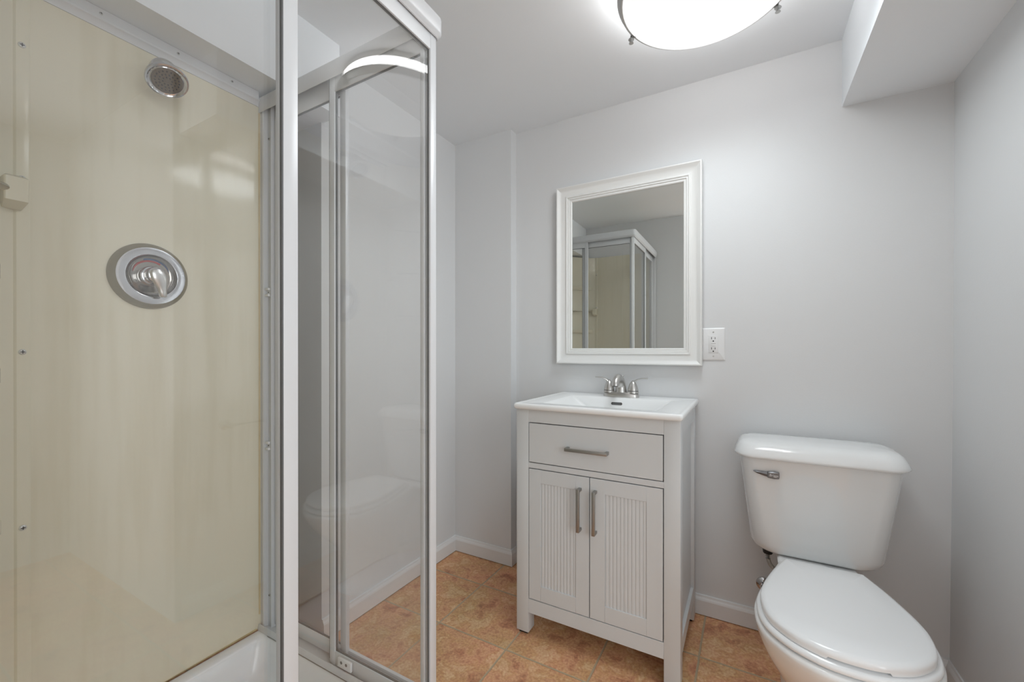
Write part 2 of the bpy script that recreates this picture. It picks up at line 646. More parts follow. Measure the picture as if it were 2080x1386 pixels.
# ------------------------------------------------------------------ ceiling light
lx, ly = LAMP
T = thing('ceiling_light', 'round flush ceiling light with glowing frosted bowl and nickel ring', 'ceiling light', (lx, ly, ZC))
bm = B(); lathe(bm, [(0.205, 2.150), (0.212, 2.152), (0.212, 2.178), (0.0, 2.18)], (lx, ly, 0), n=72); link('ceiling_pan', bm, M['ring_nickel'], T)
bm = B(); lathe(bm, [(0.219, 2.104), (0.219, 2.152), (0.205, 2.153)], (lx, ly, 0), n=72, cap=False); link('glass_side', bm, M['drum'], T)
bm = B()
prof = [(0.2275 * math.cos(a), 2.084 - 0.030 * math.sin(a)) for a in [i * PI / 2 / 10 for i in range(11)]]
lathe(bm, prof, (lx, ly, 0), n=72, cap=False); link('frosted_bowl', bm, M['bowl'], T)
bm = B()
lathe(bm, [(0.222, 2.086), (0.2275, 2.083), (0.2315, 2.083), (0.2335, 2.0850), (0.2425, 2.103), (0.2400, 2.107), (0.222, 2.107), (0.222, 2.086)], (lx, ly, 0), n=72, cap=False)
link('ring', bm, M['ring_nickel'], T)
for a in (2.82, 0.73, 4.87):
    bm = B()
    cx, cy = lx + 0.238 * math.cos(a), ly + 0.238 * math.sin(a)
    tube(bm, [(cx, cy, 2.104), (cx, cy, 2.074)], 0.0065, 12)
    tube(bm, [(cx, cy, 2.078), (cx, cy, 2.066)], [0.0095, 0.0075], 12)
    tube(bm, [(lx + 0.222 * math.cos(a), ly + 0.222 * math.sin(a), 2.081), (lx + 0.243 * math.cos(a), ly + 0.243 * math.sin(a), 2.081)], 0.005, 8)
    link('clip', bm, M['ring_nickel'], T)

# ------------------------------------------------------------------ shower surround
XW = -1.39
T = thing('shower_surround', 'glossy cream shower wall panels with shelved corner column', 'shower wall', (XW, 0.3, 0.165))
bm = B()
box(bm, (XW - 0.008, 0.275, 0.168), (XW, 0.826, 1.872), 0.001, 1)
link('valve_wall_panel', bm, M['surround'], T)
bm = B()
box(bm, (-1.215, 0.047, 0.168), (-0.722, 0.055, 1.905), 0.001, 1)
link('near_wall_panel', bm, M['surround'], T)
bm = B()
prism(bm, [(XW - 0.01, 1.872), (XW + 0.001, 1.872), (XW + 0.004, 1.884), (XW + 0.010, 1.889), (XW + 0.010, 1.893), (XW + 0.004, 1.897), (XW + 0.003, 1.921), (XW - 0.01, 1.921)], 'y', 0.05, 0.781)
link('top_flange', bm, M['aluminium'], T)
for y in (0.40, 0.56, 0.70):
    add_screw(T, (XW + 0.003, y, 1.908), (1, 0, 0), 0.0035)
# corner column: two flanges and a hollowed chamfer
bm = B()
col = [(XW - 0.006, 0.283), (XW + 0.004, 0.283), (XW + 0.006, 0.279), (XW + 0.006, 0.262), (XW + 0.003, 0.258), (XW + 0.006, 0.253)]
for k in range(0, 13):
    a = k / 12
    x = XW + 0.008 + (0.178) * a
    y = 0.250 - 0.183 * a
    bow = 0.016 * math.sin(PI * a)
    col.append((x - bow * 0.7, y - bow * 0.7))
col += [(-1.198, 0.064), (-1.194, 0.061), (-1.190, 0.064), (-1.174, 0.064), (-1.170, 0.060), (-1.170, 0.048), (XW - 0.006, 0.048)]
prism(bm, col, 'z', 0.168, 1.905)
link('corner_column', bm, M['cream'], T, 30)
for z in (1.747, 1.455, 1.075, 0.689):
    add_screw(T, (XW + 0.006, 0.2705, z), (1, 0, 0), 0.0062, 'zinc')
for z in (1.747, 1.455, 1.075, 0.689):
    add_screw(T, (-1.182, 0.064, z), (0, 1, 0), 0.0062, 'zinc')
for z in (1.64, 1.26, 1.04, 0.72):
    bm = B()
    e = []
    for k in range(0, 13):
        a = k / 12
        x = XW + 0.016 + 0.158 * a
        y = 0.238 - 0.163 * a
        bow = 0.020 * math.sin(PI * a) ** 0.6
        e.append((x + bow, y + bow))
    e += [(-1.24, 0.07), (XW + 0.012, 0.20)]
    loft(bm, [[(x, y, z - 0.03) for x, y in [(p[0] - 0.012 * math.sin(PI * min(i, 12) / 12), p[1] - 0.012 * math.sin(PI * min(i, 12) / 12)) for i, p in enumerate(e)]],
              [(x, y, z - 0.004) for x, y in e], [(x, y, z) for x, y in e]])
    link('shelf', bm, M['cream'], T, 35)
bm = B()
loft(bm, [rrect(XW + 0.003, 0.240, XW + 0.020, 0.268, 0.003, 1.383), rrect(XW + 0.003, 0.2365, XW + 0.052, 0.2715, 0.004, 1.394),
          rrect(XW + 0.003, 0.2355, XW + 0.055, 0.2725, 0.005, 1.442), rrect(XW + 0.003, 0.2395, XW + 0.048, 0.268, 0.004, 1.447)])
link('bar_bracket', bm, M['cream'], T, 35)
bm = B()
loft(bm, [rrect(-1.200, 0.060, -1.172, 0.080, 0.003, 1.383), rrect(-1.204, 0.060, -1.169, 0.112, 0.004, 1.394),
          rrect(-1.205, 0.060, -1.168, 0.115, 0.005, 1.442), rrect(-1.201, 0.060, -1.172, 0.108, 0.004, 1.447)])
link('bar_bracket', bm, M['cream'], T, 35)
bm = B(); tube(bm, [(XW + 0.040, 0.245, 1.418), (-1.198, 0.098, 1.418)], 0.009, 14); link('towel_rod', bm, M['cream'], T)
# aged caulk along the panel's bottom and right edges
bm = B()
tube(bm, [(XW + 0.001, 0.285, 0.1695), (XW + 0.001, 0.773, 0.1695)], 0.0035, 6)
link('bottom_caulk', bm, M['stain'], T)
bm = B()
tube(bm, [(XW + 0.0005, 0.7835, 0.215), (XW + 0.0005, 0.7835, 1.851)], 0.0028, 6)
link('side_caulk', bm, M['stain'], T)

# ------------------------------------------------------------------ shower pan
T = thing('shower_pan', 'low white acrylic shower pan with raised kerb under the glass', 'shower pan', (-1.02, 0.44, 0.0))
x0, y0, x1, y1 = XW + 0.001, 0.047, -0.664, 0.834
bm = B()


def pr(i, z, r):
    ix0 = x0 + (min(i, 0.4 * i + 0.002) if i < 0.03 else i - 0.018)
    iy0 = y0 + (min(i, 0.4 * i + 0.002) if i < 0.03 else i - 0.018)
    return rrect(ix0, iy0, x1 - i, y1 - i, r, z, 8)


loft(bm, [rrect(x0, y0, x1, y1, 0.015, 0.0, 8), rrect(x0, y0, x1, y1, 0.015, 0.150, 8), rrect(x0 + 0.001, y0 + 0.001, x1 - 0.003, y1 - 0.003, 0.015, 0.160, 8),
          rrect(x0 + 0.003, y0 + 0.003, x1 - 0.012, y1 - 0.012, 0.02, 0.165, 8),
          pr(0.040, 0.1655, 0.03), pr(0.050, 0.164, 0.032), pr(0.058, 0.156, 0.035), pr(0.066, 0.125, 0.04), pr(0.075, 0.085, 0.045),
          pr(0.090, 0.066, 0.05), pr(0.115, 0.0585, 0.06), pr(0.2, 0.052, 0.06), pr(0.33, 0.047, 0.05)], True, True)
link('basin', bm, M['acrylic'], T, 50)
bm = B()
lathe(bm, [(0.040, 0), (0.040, 0.003), (0.036, 0.005), (0.0, 0.005)], (-1.03, 0.44, 0.0465), n=32)
link('drain', bm, M['steel'], T)
bm = B()
tube(bm, [(-1.335, 0.7790, 0.1635), (-0.735, 0.7790, 0.1635)], 0.0028, 6)
link('dirty_seam', bm, M['grime'], T)
bm = B()
lathe(bm, [(0.016, 0), (0.0155, 0.002), (0.012, 0.003), (0.0, 0.0025)], (-1.245, 0.665, 0.0585), n=24)
link('plug', bm, M['grime'], T)

# ------------------------------------------------------------------ shower enclosure
HX, HY = -0.660, 0.830        # outer faces of the header
T = thing('shower_enclosure', 'white framed glass shower enclosure with corner sliding doors', 'shower enclosure', (HX, HY, 0.165))


def corner_sweep(prof, ox, oy, ystart, xend, r):
    """profile (inward offset, z) swept along side A (+Y) round the corner to side B (-X)"""
    rings = []
    rings.append([(ox - d, ystart, z) for d, z in prof])
    n = 8
    for k in range(n + 1):
        a = PI / 2 * k / n
        cx, cy = ox - r, oy - r
        rings.append([(cx + (r - d) * math.cos(a), cy + (r - d) * math.sin(a), z) for d, z in prof])
    rings.append([(xend, oy - d, z) for d, z in prof])
    bm = B()
    loft(bm, rings)
    return bm


prof = [(0.004, 1.902), (0.0008, 1.900), (0, 1.897), (0, 1.866), (0.002, 1.860), (0.007, 1.856), (0.009, 1.853), (0.012, 1.8525), (0.0135, 1.855), (0.0135, 1.889),
        (0.0455, 1.889), (0.0455, 1.855), (0.0468, 1.8525), (0.0485, 1.855), (0.0485, 1.899), (0.0465, 1.902)]
link('header', corner_sweep(prof, HX, HY, 0.056, XW + 0.001, 0.022), M['aluminium'], T, 35)
prof = [(0.002, 0.166), (0.0, 0.170), (0.0, 0.205), (0.004, 0.212), (0.012, 0.212), (0.0135, 0.208), (0.0135, 0.1755), (0.0445, 0.1755), (0.0455, 0.184), (0.0480, 0.184), (0.051, 0.174), (0.051, 0.166)]
link('bottom_track', corner_sweep(prof, HX - 0.002, HY - 0.002, 0.056, XW + 0.001, 0.012), M['aluminium'], T, 35)


def panel_A(name, xa, xb, ya, yb, wl, wr, parent, z0=0.182, z1=1.884, gl='glass_pane', gasket=True):
    """framed glass panel in the plane X = const between ya and yb"""
    bm = B()
    e = 0.0025
    box(bm, (xa, ya, z0), (xb, ya + wl, z1), e)
    box(bm, (xa, yb - wr, z0), (xb, yb, z1), e)
    box(bm, (xa + 0.001, ya + wl - 0.002, z1 - 0.068), (xb - 0.001, yb - wr + 0.002, z1), e)
    box(bm, (xa + 0.001, ya + wl - 0.002, z0), (xb - 0.001, yb - wr + 0.002, z0 + 0.042), e)
    o = link(name, bm, M['aluminium'], parent, 35)
    xm = (xa + xb) / 2
    bm = B()
    box(bm, (xm - 0.0025, ya + wl - 0.006, z0 + 0.036), (xm + 0.0025, yb - wr + 0.006, z1 - 0.062))
    link(gl, bm, M['glass'], o, None)
    if gasket:
        bm = B()
        g = 0.0014
        for (p, q) in (((xm - 0.0028, ya + wl, z0 + 0.042), (xm + 0.0028, ya + wl + g, z1 - 0.068)), ((xm - 0.0028, yb - wr - g, z0 + 0.042), (xm + 0.0028, yb - wr, z1 - 0.068)),
                       ((xm - 0.0028, ya + wl, z1 - 0.068 - g), (xm + 0.0028, yb - wr, z1 - 0.068)), ((xm - 0.0028, ya + wl, z0 + 0.042), (xm + 0.0028, yb - wr, z0 + 0.042 + g))):
            box(bm, p, q)
        link('gasket', bm, M['gasket'], o, None)
    return o


def panel_B(name, ya, yb, xa, xb, wl, wr, parent, z0=0.182, z1=1.884):
    bm = B()
    e = 0.0025
    box(bm, (xa, ya, z0), (xa + wl, yb, z1), e)
    box(bm, (xb - wr, ya, z0), (xb, yb, z1), e)
    box(bm, (xa + wl - 0.002, ya + 0.001, z1 - 0.068), (xb - wr + 0.002, yb - 0.001, z1), e)
    box(bm, (xa + wl - 0.002, ya + 0.001, z0), (xb - wr + 0.002, yb - 0.001, z0 + 0.042), e)
    o = link(name, bm, M['aluminium'], parent, 35)
    ym = (ya + yb) / 2
    bm = B()
    box(bm, (xa + wl - 0.006, ym - 0.0025, z0 + 0.036), (xb - wr + 0.006, ym + 0.0025, z1 - 0.062))
    link('glass_pane', bm, M['glass'], o, None)
    bm = B()
    g = 0.0014
    for (p, q) in (((xa + wl, ym - 0.0028, z0 + 0.042), (xa + wl + g, ym + 0.0028, z1 - 0.068)), ((xb - wr - g, ym - 0.0028, z0 + 0.042), (xb - wr, ym + 0.0028, z1 - 0.068)),
                   ((xa + wl, ym - 0.0028, z1 - 0.068 - g), (xb - wr, ym + 0.0028, z1 - 0.068)), ((xa + wl, ym - 0.0028, z0 + 0.042), (xb - wr, ym + 0.0028, z0 + 0.042 + g))):
        box(bm, p, q)
    link('gasket', bm, M['gasket'], o, None)
    return o


dA = panel_A('sliding_door', -0.6905, -0.6745, 0.420, 0.814, 0.027, 0.022, T)
bm = B(); box(bm, (-0.6805, 0.4175, 0.19), (-0.6750, 0.4200, 1.88)); link('edge_seal', bm, M['gasket'], dA, None)
bm = B(); box(bm, (-0.6900, 0.814, 0.19), (-0.6790, 0.8165, 1.88), 0.001); link('edge_seal', bm, M['plastic'], dA, None)
panel_A('fixed_panel', -0.7045, -0.6925, 0.066, 0.444, 0.022, 0.020, T, gasket=False)
dB = panel_B('sliding_door', 0.7880, 0.8025, -1.047, -0.6925, 0.022, 0.013, T, z0=0.176)
bm = B(); box(bm, (-1.0490, 0.7895, 0.19), (-1.047, 0.8010, 1.88)); link('edge_seal', bm, M['gasket'], dB, None)
panel_B('fixed_panel', 0.8060, 0.8200, -1.345, -1.000, 0.026, 0.024, T)
# bottom guide clip with two screws on the inner sliding door
bm = B(); box(bm, (-1.004, 0.7810, 0.188), (-0.950, 0.7882, 0.214), 0.0015); g = link('guide_clip', bm, M['plastic'], T)
for x in (-0.988, -0.968):
    bm = B(); lathe(bm, [(0.0042, 0), (0.004, 0.001), (0, 0.001)], (x, 0.7812, 0.204), (0, -1, 0), 12); link('clip_screw', bm, M['gasket'], g)
# wall jambs
bm = B()
prism(bm, [(XW + 0.0005, 0.7880), (XW + 0.014, 0.7870), (XW + 0.018, 0.7890), (XW + 0.020, 0.801), (XW + 0.036, 0.801), (XW + 0.041, 0.7960), (XW + 0.0445, 0.7960), (XW + 0.0445, 0.828), (XW + 0.0005, 0.828)], 'z', 0.168, 1.889)
jb = link('wall_jamb', bm, M['aluminium'], T, 30)
for z in (1.267, 0.767):
    bm = B()
    box(bm, (XW + 0.019, 0.790, z + 0.006), (XW + 0.038, 0.802, z + 0.014), 0.001)
    box(bm, (XW + 0.019, 0.790, z - 0.014), (XW + 0.038, 0.802, z - 0.006), 0.001)
    box(bm, (XW + 0.022, 0.797, z - 0.006), (XW + 0.036, 0.802, z + 0.006))
    u = link('bumper', bm, M['plastic'], jb)
    bm = B(); lathe(bm, [(0.0025, 0), (0.002, 0.0008), (0, 0.0008)], (XW + 0.029, 0.797, z), (0, -1, 0), 10); link('bumper_screw', bm, M['dark'], u)
for z in (1.769, 0.276):
    add_screw(T, (XW + 0.028, 0.801, z), (0, -1, 0), 0.0045)
bm = B()
box(bm, (-0.714, 0.0555, 0.168), (-0.668, 0.0665, 1.889), 0.002)
link('wall_jamb', bm, M['aluminium'], T, 30)

# ------------------------------------------------------------------ shower valve
vy, vz = 0.4955, 1.275
T = thing('shower_valve', 'round chrome shower valve with lever handle on cream wall', 'shower valve', (XW, vy, vz))


def vl(bm, prof, n=64, cap=True, off=(0, 0)):
    lathe(bm, prof, (XW, vy + off[0], vz + off[1]), (1, 0, 0), n, cap)


bm = B(); vl(bm, [(0.0865, 0.0005), (0.0865, 0.004), (0.083, 0.010), (0.0745, 0.019), (0.073, 0.019), (0.070, 0.001)]); link('escutcheon_rim', bm, M['edge_metal'], T)
bm = B(); vl(bm, [(0.0745, 0.0185), (0.0740, 0.0195), (0.0570, 0.0215), (0.0555, 0.0210), (0.0545, 0.0190)], cap=False); link('escutcheon', bm, M['worn_chrome'], T)
bm = B(); vl(bm, [(0.0550, 0.0195), (0.0520, 0.0140), (0.0475, 0.0098), (0.042, 0.0080), (0.034, 0.0074), (0.0, 0.0074)], cap=False); link('dish', bm, M['dish_chrome'], T)
bm = B(); vl(bm, [(0.026, 0.0070), (0.0255, 0.0190), (0.0235, 0.0220), (0.0, 0.0225)]); link('sleeve', bm, M['chrome'], T)


def arc(bm, r0, r1, a0, a1, h):
    rings = []
    n = 16
    for k in range(n + 1):
        a = a0 + (a1 - a0) * k / n
        t = min(1.0, 3.0 * (1 - k / n) + 0.15)
        rr = [(r0, h), (r0 + (r1 - r0) * t, h), (r0 + (r1 - r0) * t, h + 0.0005), (r0, h + 0.0005)]
        rings.append([(XW + hh, vy + r * math.sin(a), vz + r * math.cos(a)) for r, hh in rr])
    loft(bm, rings)


bm = B(); arc(bm, 0.0375, 0.0420, 0.55, -1.35, 0.0086); link('hot_mark', bm, M['red'], T)
bm = B(); arc(bm, 0.0425, 0.0470, -0.35, 1.25, 0.0092); link('cold_mark', bm, M['blue'], T)
bm = B()
lathe(bm, [(0.0215, 0.022), (0.0215, 0.040), (0.020, 0.046), (0.016, 0.0485), (0, 0.049)], (XW, vy, vz), (1, 0, 0), 40)
link('handle_hub', bm, M['worn_chrome'], T)
bm = B()
path = [(0.0, 0.012, 0.013, 0.048), (0.001, 0.004, 0.0185, 0.050), (0.004, -0.012, 0.0175, 0.049), (0.009, -0.028, 0.0135, 0.045), (0.0115, -0.036, 0.0098, 0.044), (0.013, -0.044, 0.0090, 0.043), (0.0145, -0.053, 0.0088, 0.042), (0.015, -0.056, 0.006, 0.041)]
rings = []
for dy, dz, hw, hx in path:
    rings.append([(XW + hx + 0.006 * math.sin(a), vy + dy + hw * math.cos(a), vz + dz + 0.2 * hw * 0) for a in [2 * PI * k / 16 for k in range(16)]])
loft(bm, rings)
link('lever', bm, M['nickel'], T)
add_screw(T, (XW + 0.0078, vy - 0.031, vz - 0.016), (1, 0, 0), 0.0042)

# ------------------------------------------------------------------ shower head
hc = Vector((-1.285, 0.495, 1.765))
hn = Vector((0.56, -0.05, -0.83)).normalized()
T = thing('shower_sprayer', 'chrome shower head with stained nozzle plate on short arm', 'shower head', (XW, 0.518, 1.838))
bm = B()
tube(bm, cat_rom([(XW + 0.001, 0.518, 1.838), (XW + 0.018, 0.517, 1.839), (XW + 0.034, 0.513, 1.834)] + [tuple(hc - hn * d) for d in (0.072, 0.058, 0.04)], 4), 0.0085, 14)
link('arm', bm, M['edge_metal'], T)
bm = B(); lathe(bm, [(0.023, 0), (0.022, 0.003), (0.014, 0.007), (0.010, 0.008)], (XW + 0.0005, 0.518, 1.838), (1, 0, 0), 28); link('flange', bm, M['bronze'], T)
bm = B()
lathe(bm, [(0.012, -0.064), (0.0145, -0.060), (0.014, -0.056), (0.020, -0.054), (0.0265, -0.049), (0.0295, -0.042), (0.0300, -0.030), (0.0285, -0.022), (0.0320, -0.015), (0.0410, -0.007), (0.0445, -0.001), (0.0450, 0.002), (0.0435, 0.005), (0.0400, 0.0055), (0.0375, 0.003), (0.0345, 0.002), (0.0330, 0.003), (0.0325, 0.001)], hc, hn, 56)
link('bell', bm, M['chrome'], T)
bm = B(); lathe(bm, [(0.0325, 0.0012), (0.031, 0.0028), (0.0, 0.0045)], hc, hn, 48); fp = link('nozzle_plate', bm, M['face_plate'], T)
hx_, hy_ = frame_of(hn)
for n, r in ((8, 0.0095), (14, 0.0168), (19, 0.0245)):
    for k in range(n):
        a = 2 * PI * k / n + r * 40
        p = hc + hx_ * r * math.cos(a) + hy_ * r * math.sin(a)
        bm = B(); lathe(bm, [(0.0017, 0.0015), (0.0015, 0.0056), (0, 0.0056)], p, hn, 8); link('nozzle', bm, M['nozzle'], fp)

# ------------------------------------------------------------------ vanity cabinet
VX0, VX1, VY0, VY1 = -0.7690, -0.1820, 1.4020, 1.836
T = thing('vanity_cabinet', 'white bathroom vanity cabinet with one drawer and two ribbed doors', 'vanity cabinet', ((VX0 + VX1) / 2, (VY0 + VY1) / 2, 0))
ZT = 0.8565
W = 0.050
for i, (xa, ya) in enumerate(((VX0, VY0), (VX1 - W, VY0), (VX0, VY1 - W), (VX1 - W, VY1 - W))):
    bm = B(); box(bm, (xa, ya, 0.010), (xa + W, ya + W, ZT), 0.0012, 2); lg = link('leg', bm, M['vanity'], T)
    bm = B(); box(bm, (xa + 0.008, ya + 0.008, 0.0), (xa + W - 0.008, ya + W - 0.008, 0.0105)); link('foot_pad', bm, M['rubber'], lg, None)
DZ = dict(dt=0.8070, db=0.6550, rt=0.6550, rb=0.6350, ot=0.6350, ob=0.1400, ab=0.0865)
IX0, IX1 = VX0 + W, VX1 - W
bm = B()
e = 0.0008
for za, zb in ((DZ['dt'], ZT), (DZ['rb'], DZ['rt']), (DZ['ab'], DZ['ob'])):
    bm = B()
    box(bm, (IX0, VY0 + 0.0005, za), (IX1, VY0 + 0.02, zb), e, 1)
    link('face_rail', bm, M['vanity'], T)
bm = B()
for xs in (VX0, VX1):
    s = 1 if xs == VX0 else -1
    xo, xi = xs + s * 0.001, xs + s * 0.016
    a, b2 = min(xo, xi), max(xo, xi)
    box(bm, (a, VY0 + W, 0.088), (b2, VY1 - W, 0.140), e, 1)
    box(bm, (a, VY0 + W, ZT - 0.055), (b2, VY1 - W, ZT), e, 1)
    a, b2 = min(xs + s * 0.012, xs + s * 0.022), max(xs + s * 0.012, xs + s * 0.022)
    box(bm, (a, VY0 + W, 0.13), (b2, VY1 - W, ZT - 0.05))
box(bm, (IX0, VY0 + 0.024, 0.112), (IX1, VY1 - 0.01, 0.128))
box(bm, (IX0, VY1 - 0.012, 0.112), (IX1, VY1 - 0.004, ZT - 0.002))
link('side_panels', bm, M['vanity'], T)
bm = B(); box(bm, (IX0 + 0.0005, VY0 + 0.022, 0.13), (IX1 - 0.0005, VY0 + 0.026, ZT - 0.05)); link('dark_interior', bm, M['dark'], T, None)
G = 0.0030


def pull(p0, p1, parent, label):
    """square bar pull standing off the front"""
    bm = B()
    y = VY0
    t = 0.0055
    if abs(p0[0] - p1[0]) > abs(p0[1] - p1[1]):
        xa, xb = sorted((p0[0], p1[0])); z = p0[1]
        box(bm, (xa, y - 0.030, z - t), (xb, y - 0.021, z + t), 0.0012)
        for x in (xa, xb - 0.010):
            box(bm, (x, y - 0.024, z - t), (x + 0.010, y + 0.001, z + t), 0.0012)
    else:
        za, zb = sorted((p0[1], p1[1])); x = p0[0]
        box(bm, (x - t, y - 0.030, za), (x + t, y - 0.021, zb), 0.0012)
        for z in (za, zb - 0.010):
            box(bm, (x - t, y - 0.024, z), (x + t, y + 0.001, z + 0.010), 0.0012)
    h = link('handle', bm, M['pull'], parent)
    h['label'] = label
    return h


bm = B(); box(bm, (IX0 + G, VY0, DZ['db'] + G), (IX1 - G, VY0 + 0.019, DZ['dt'] - G), 0.0008, 1)
dr = link('drawer', bm, M['vanity'], T)
pull((-0.563, 0.7265), (-0.410, 0.7265), dr, 'brushed nickel bar pull on drawer')


def door(xa, xb, pa, pb, hx):
    bm = B()
    z0, z1 = DZ['ob'] + G, DZ['ot'] - G
    pz0, pz1 = 0.198, 0.582
    y0, y1 = VY0, VY0 + 0.019
    e = 0.0007
    box(bm, (xa, y0, z0), (pa, y1, z1), e, 1)
    box(bm, (pb, y0, z0), (xb, y1, z1), e, 1)
    box(bm, (pa, y0, z0), (pb, y1, pz0), e, 1)
    box(bm, (pa, y0, pz1), (pb, y1, z1), e, 1)
    d = link('door', bm, M['vanity'], T)
    # fluted panel: round reeds side by side
    bm = B()
    n = 11
    wd = (pb - pa) / n
    poly = []
    for k in range(n):
        for j in range(7):
            a = PI * j / 7
            poly.append((pa + wd * (k + 0.5) - wd * 0.5 * math.cos(a), y0 + 0.0048 - 0.0016 * math.sin(a)))
    poly += [(pb, y0 + 0.0048), (pb, y1), (pa, y1)]
    prism(bm, poly, 'z', pz0 - 0.004, pz1 + 0.004)
    link('ribbed_panel', bm, M['vanity'], d, 50)
    pull((hx, 0.4430), (hx, 0.5925), d, 'brushed nickel bar pull on door')
    return d


mid = -0.4793
door(IX0 + G, mid - G / 2, -0.668, -0.530, -0.5130)
door(mid + G / 2, IX1 - G, -0.425, -0.286, -0.4570)

# ------------------------------------------------------------------ sink top
T = thing('sink_top', 'white ceramic vanity sink top with rectangular basin', 'sink', (-0.4717, 1.61, ZT))
cx0, cx1, cy0, cy1, cz = -0.7712, -0.1723, 1.3755, 1.8590, 0.879
bm = B()
N_ = 6
R = lambda a, b, c, d, r, z: rrect(a, b, c, d, r, z, N_)
rings = [R(-0.70, 1.425, -0.24, 1.775, 0.012, 0.8575), R(cx0 + 0.012, cy0 + 0.012, cx1 - 0.012, cy1, 0.006, 0.8570),
         R(cx0 + 0.004, cy0 + 0.004, cx1 - 0.004, cy1, 0.010, 0.8580), R(cx0 + 0.0005, cy0 + 0.0005, cx1 - 0.0005, cy1, 0.010, 0.8635), R(cx0, cy0, cx1, cy1, 0.010, 0.8700),
         R(cx0 + 0.001, cy0 + 0.001, cx1 - 0.001, cy1, 0.010, 0.8755), R(cx0 + 0.004, cy0 + 0.004, cx1 - 0.004, cy1 - 0.003, 0.009, 0.8785), R(cx0 + 0.009, cy0 + 0.009, cx1 - 0.009, cy1 - 0.008, 0.008, 0.8790),
         R(cx0 + 0.013, cy0 + 0.013, cx1 - 0.013, cy1 - 0.013, 0.008, 0.8775), R(cx0 + 0.022, cy0 + 0.022, cx1 - 0.022, cy1 - 0.020, 0.008, 0.8770),
         R(-0.682, 1.440, -0.2575, 1.756, 0.012, 0.8770), R(-0.679, 1.443, -0.2605, 1.753, 0.011, 0.8755), R(-0.672, 1.448, -0.268, 1.7485, 0.012, 0.8690),
         R(-0.612, 1.475, -0.328, 1.738, 0.02, 0.8280), R(-0.560, 1.492, -0.380, 1.728, 0.03, 0.7960), R(-0.540, 1.505, -0.400, 1.715, 0.03, 0.7900), R(-0.49, 1.58, -0.45, 1.63, 0.015, 0.7860)]
loft(bm, rings, False, True)
link('basin', bm, M['ceramic'], T, 60)
bm = B()
ov = []
for k in range(24):
    a = 2 * PI * k / 24
    ex = 0.0175 if math.cos(a) > 0 else -0.0175
    ov.append((ex + 0.0058 * math.cos(a), 0.0058 * math.sin(a)))
tl = math.atan2(0.0105, 0.041)


def ovp(p, d, s=1.0):
    x, z = p[0] * s, p[1] * s
    return (-0.4775 + x, 1.7455 + z * math.sin(tl) - d, 0.8530 + z * math.cos(tl))


loft(bm, [[ovp(p, -0.006) for p in ov], [ovp(p, 0.0022) for p in ov], [ovp(p, 0.0026, 0.9) for p in ov]])
oo = link('overflow_slot', bm, M['overflow'], T)
bm = B(); loft(bm, [[ovp(p, 0.0024, 0.82) for p in ov], [ovp(p, 0.0030, 0.8) for p in ov]]); link('slot_opening', bm, M['gasket'], oo)
bm = B(); lathe(bm, [(0.021, 0), (0.021, 0.003), (0.018, 0.005), (0, 0.004)], (-0.470, 1.605, 0.7862), n=28); link('drain', bm, M['nickel'], T)

# ------------------------------------------------------------------ faucet
fx, fy, fz = -0.4735, 1.797, 0.8773
T = thing('faucet', 'brushed nickel two-handle sink faucet with curved levers', 'faucet', (fx, fy, fz))
bm = B()


def stad(w, d, z):
    pts = []
    for k in range(40):
        a = 2 * PI * k / 40
        c, s_ = math.cos(a), math.sin(a)
        pts.append((fx + math.copysign(abs(c) ** 0.72, c) * w, fy + math.copysign(abs(s_) ** 0.85, s_) * d, z))
    return pts


loft(bm, [stad(0.0765, 0.0270, fz), stad(0.0765, 0.0270, fz + 0.008), stad(0.0740, 0.0250, fz + 0.016), stad(0.0700, 0.0225, fz + 0.0205), stad(0.050, 0.0150, fz + 0.0200)])
link('base_plate', bm, M['nickel'], T)
bm = B()
sp = cat_rom([(0.006, 0.000, 0.0275, 0.0), (0.005, 0.010, 0.0262, 0.02), (0.004, 0.030, 0.0235, 0.04), (0.000, 0.052, 0.0205, 0.06), (-0.018, 0.074, 0.0180, 0.08), (-0.045, 0.083, 0.0165, 0.1), (-0.072, 0.078, 0.0155, 0.12), (-0.086, 0.062, 0.0150, 0.13), (-0.089, 0.052, 0.0145, 0.14)], 4)
tube(bm, [(fx, fy + p[0], fz + p[1]) for p in sp], [p[2] for p in sp], 24)
spt = link('spout', bm, M['nickel'], T, 60)
bm = B(); lathe(bm, [(0.0105, 0), (0.0105, 0.001), (0, 0.001)], (fx, fy - 0.089, fz + 0.0518), (0, -0.18, -1), 20); link('aerator', bm, M['dark'], spt)
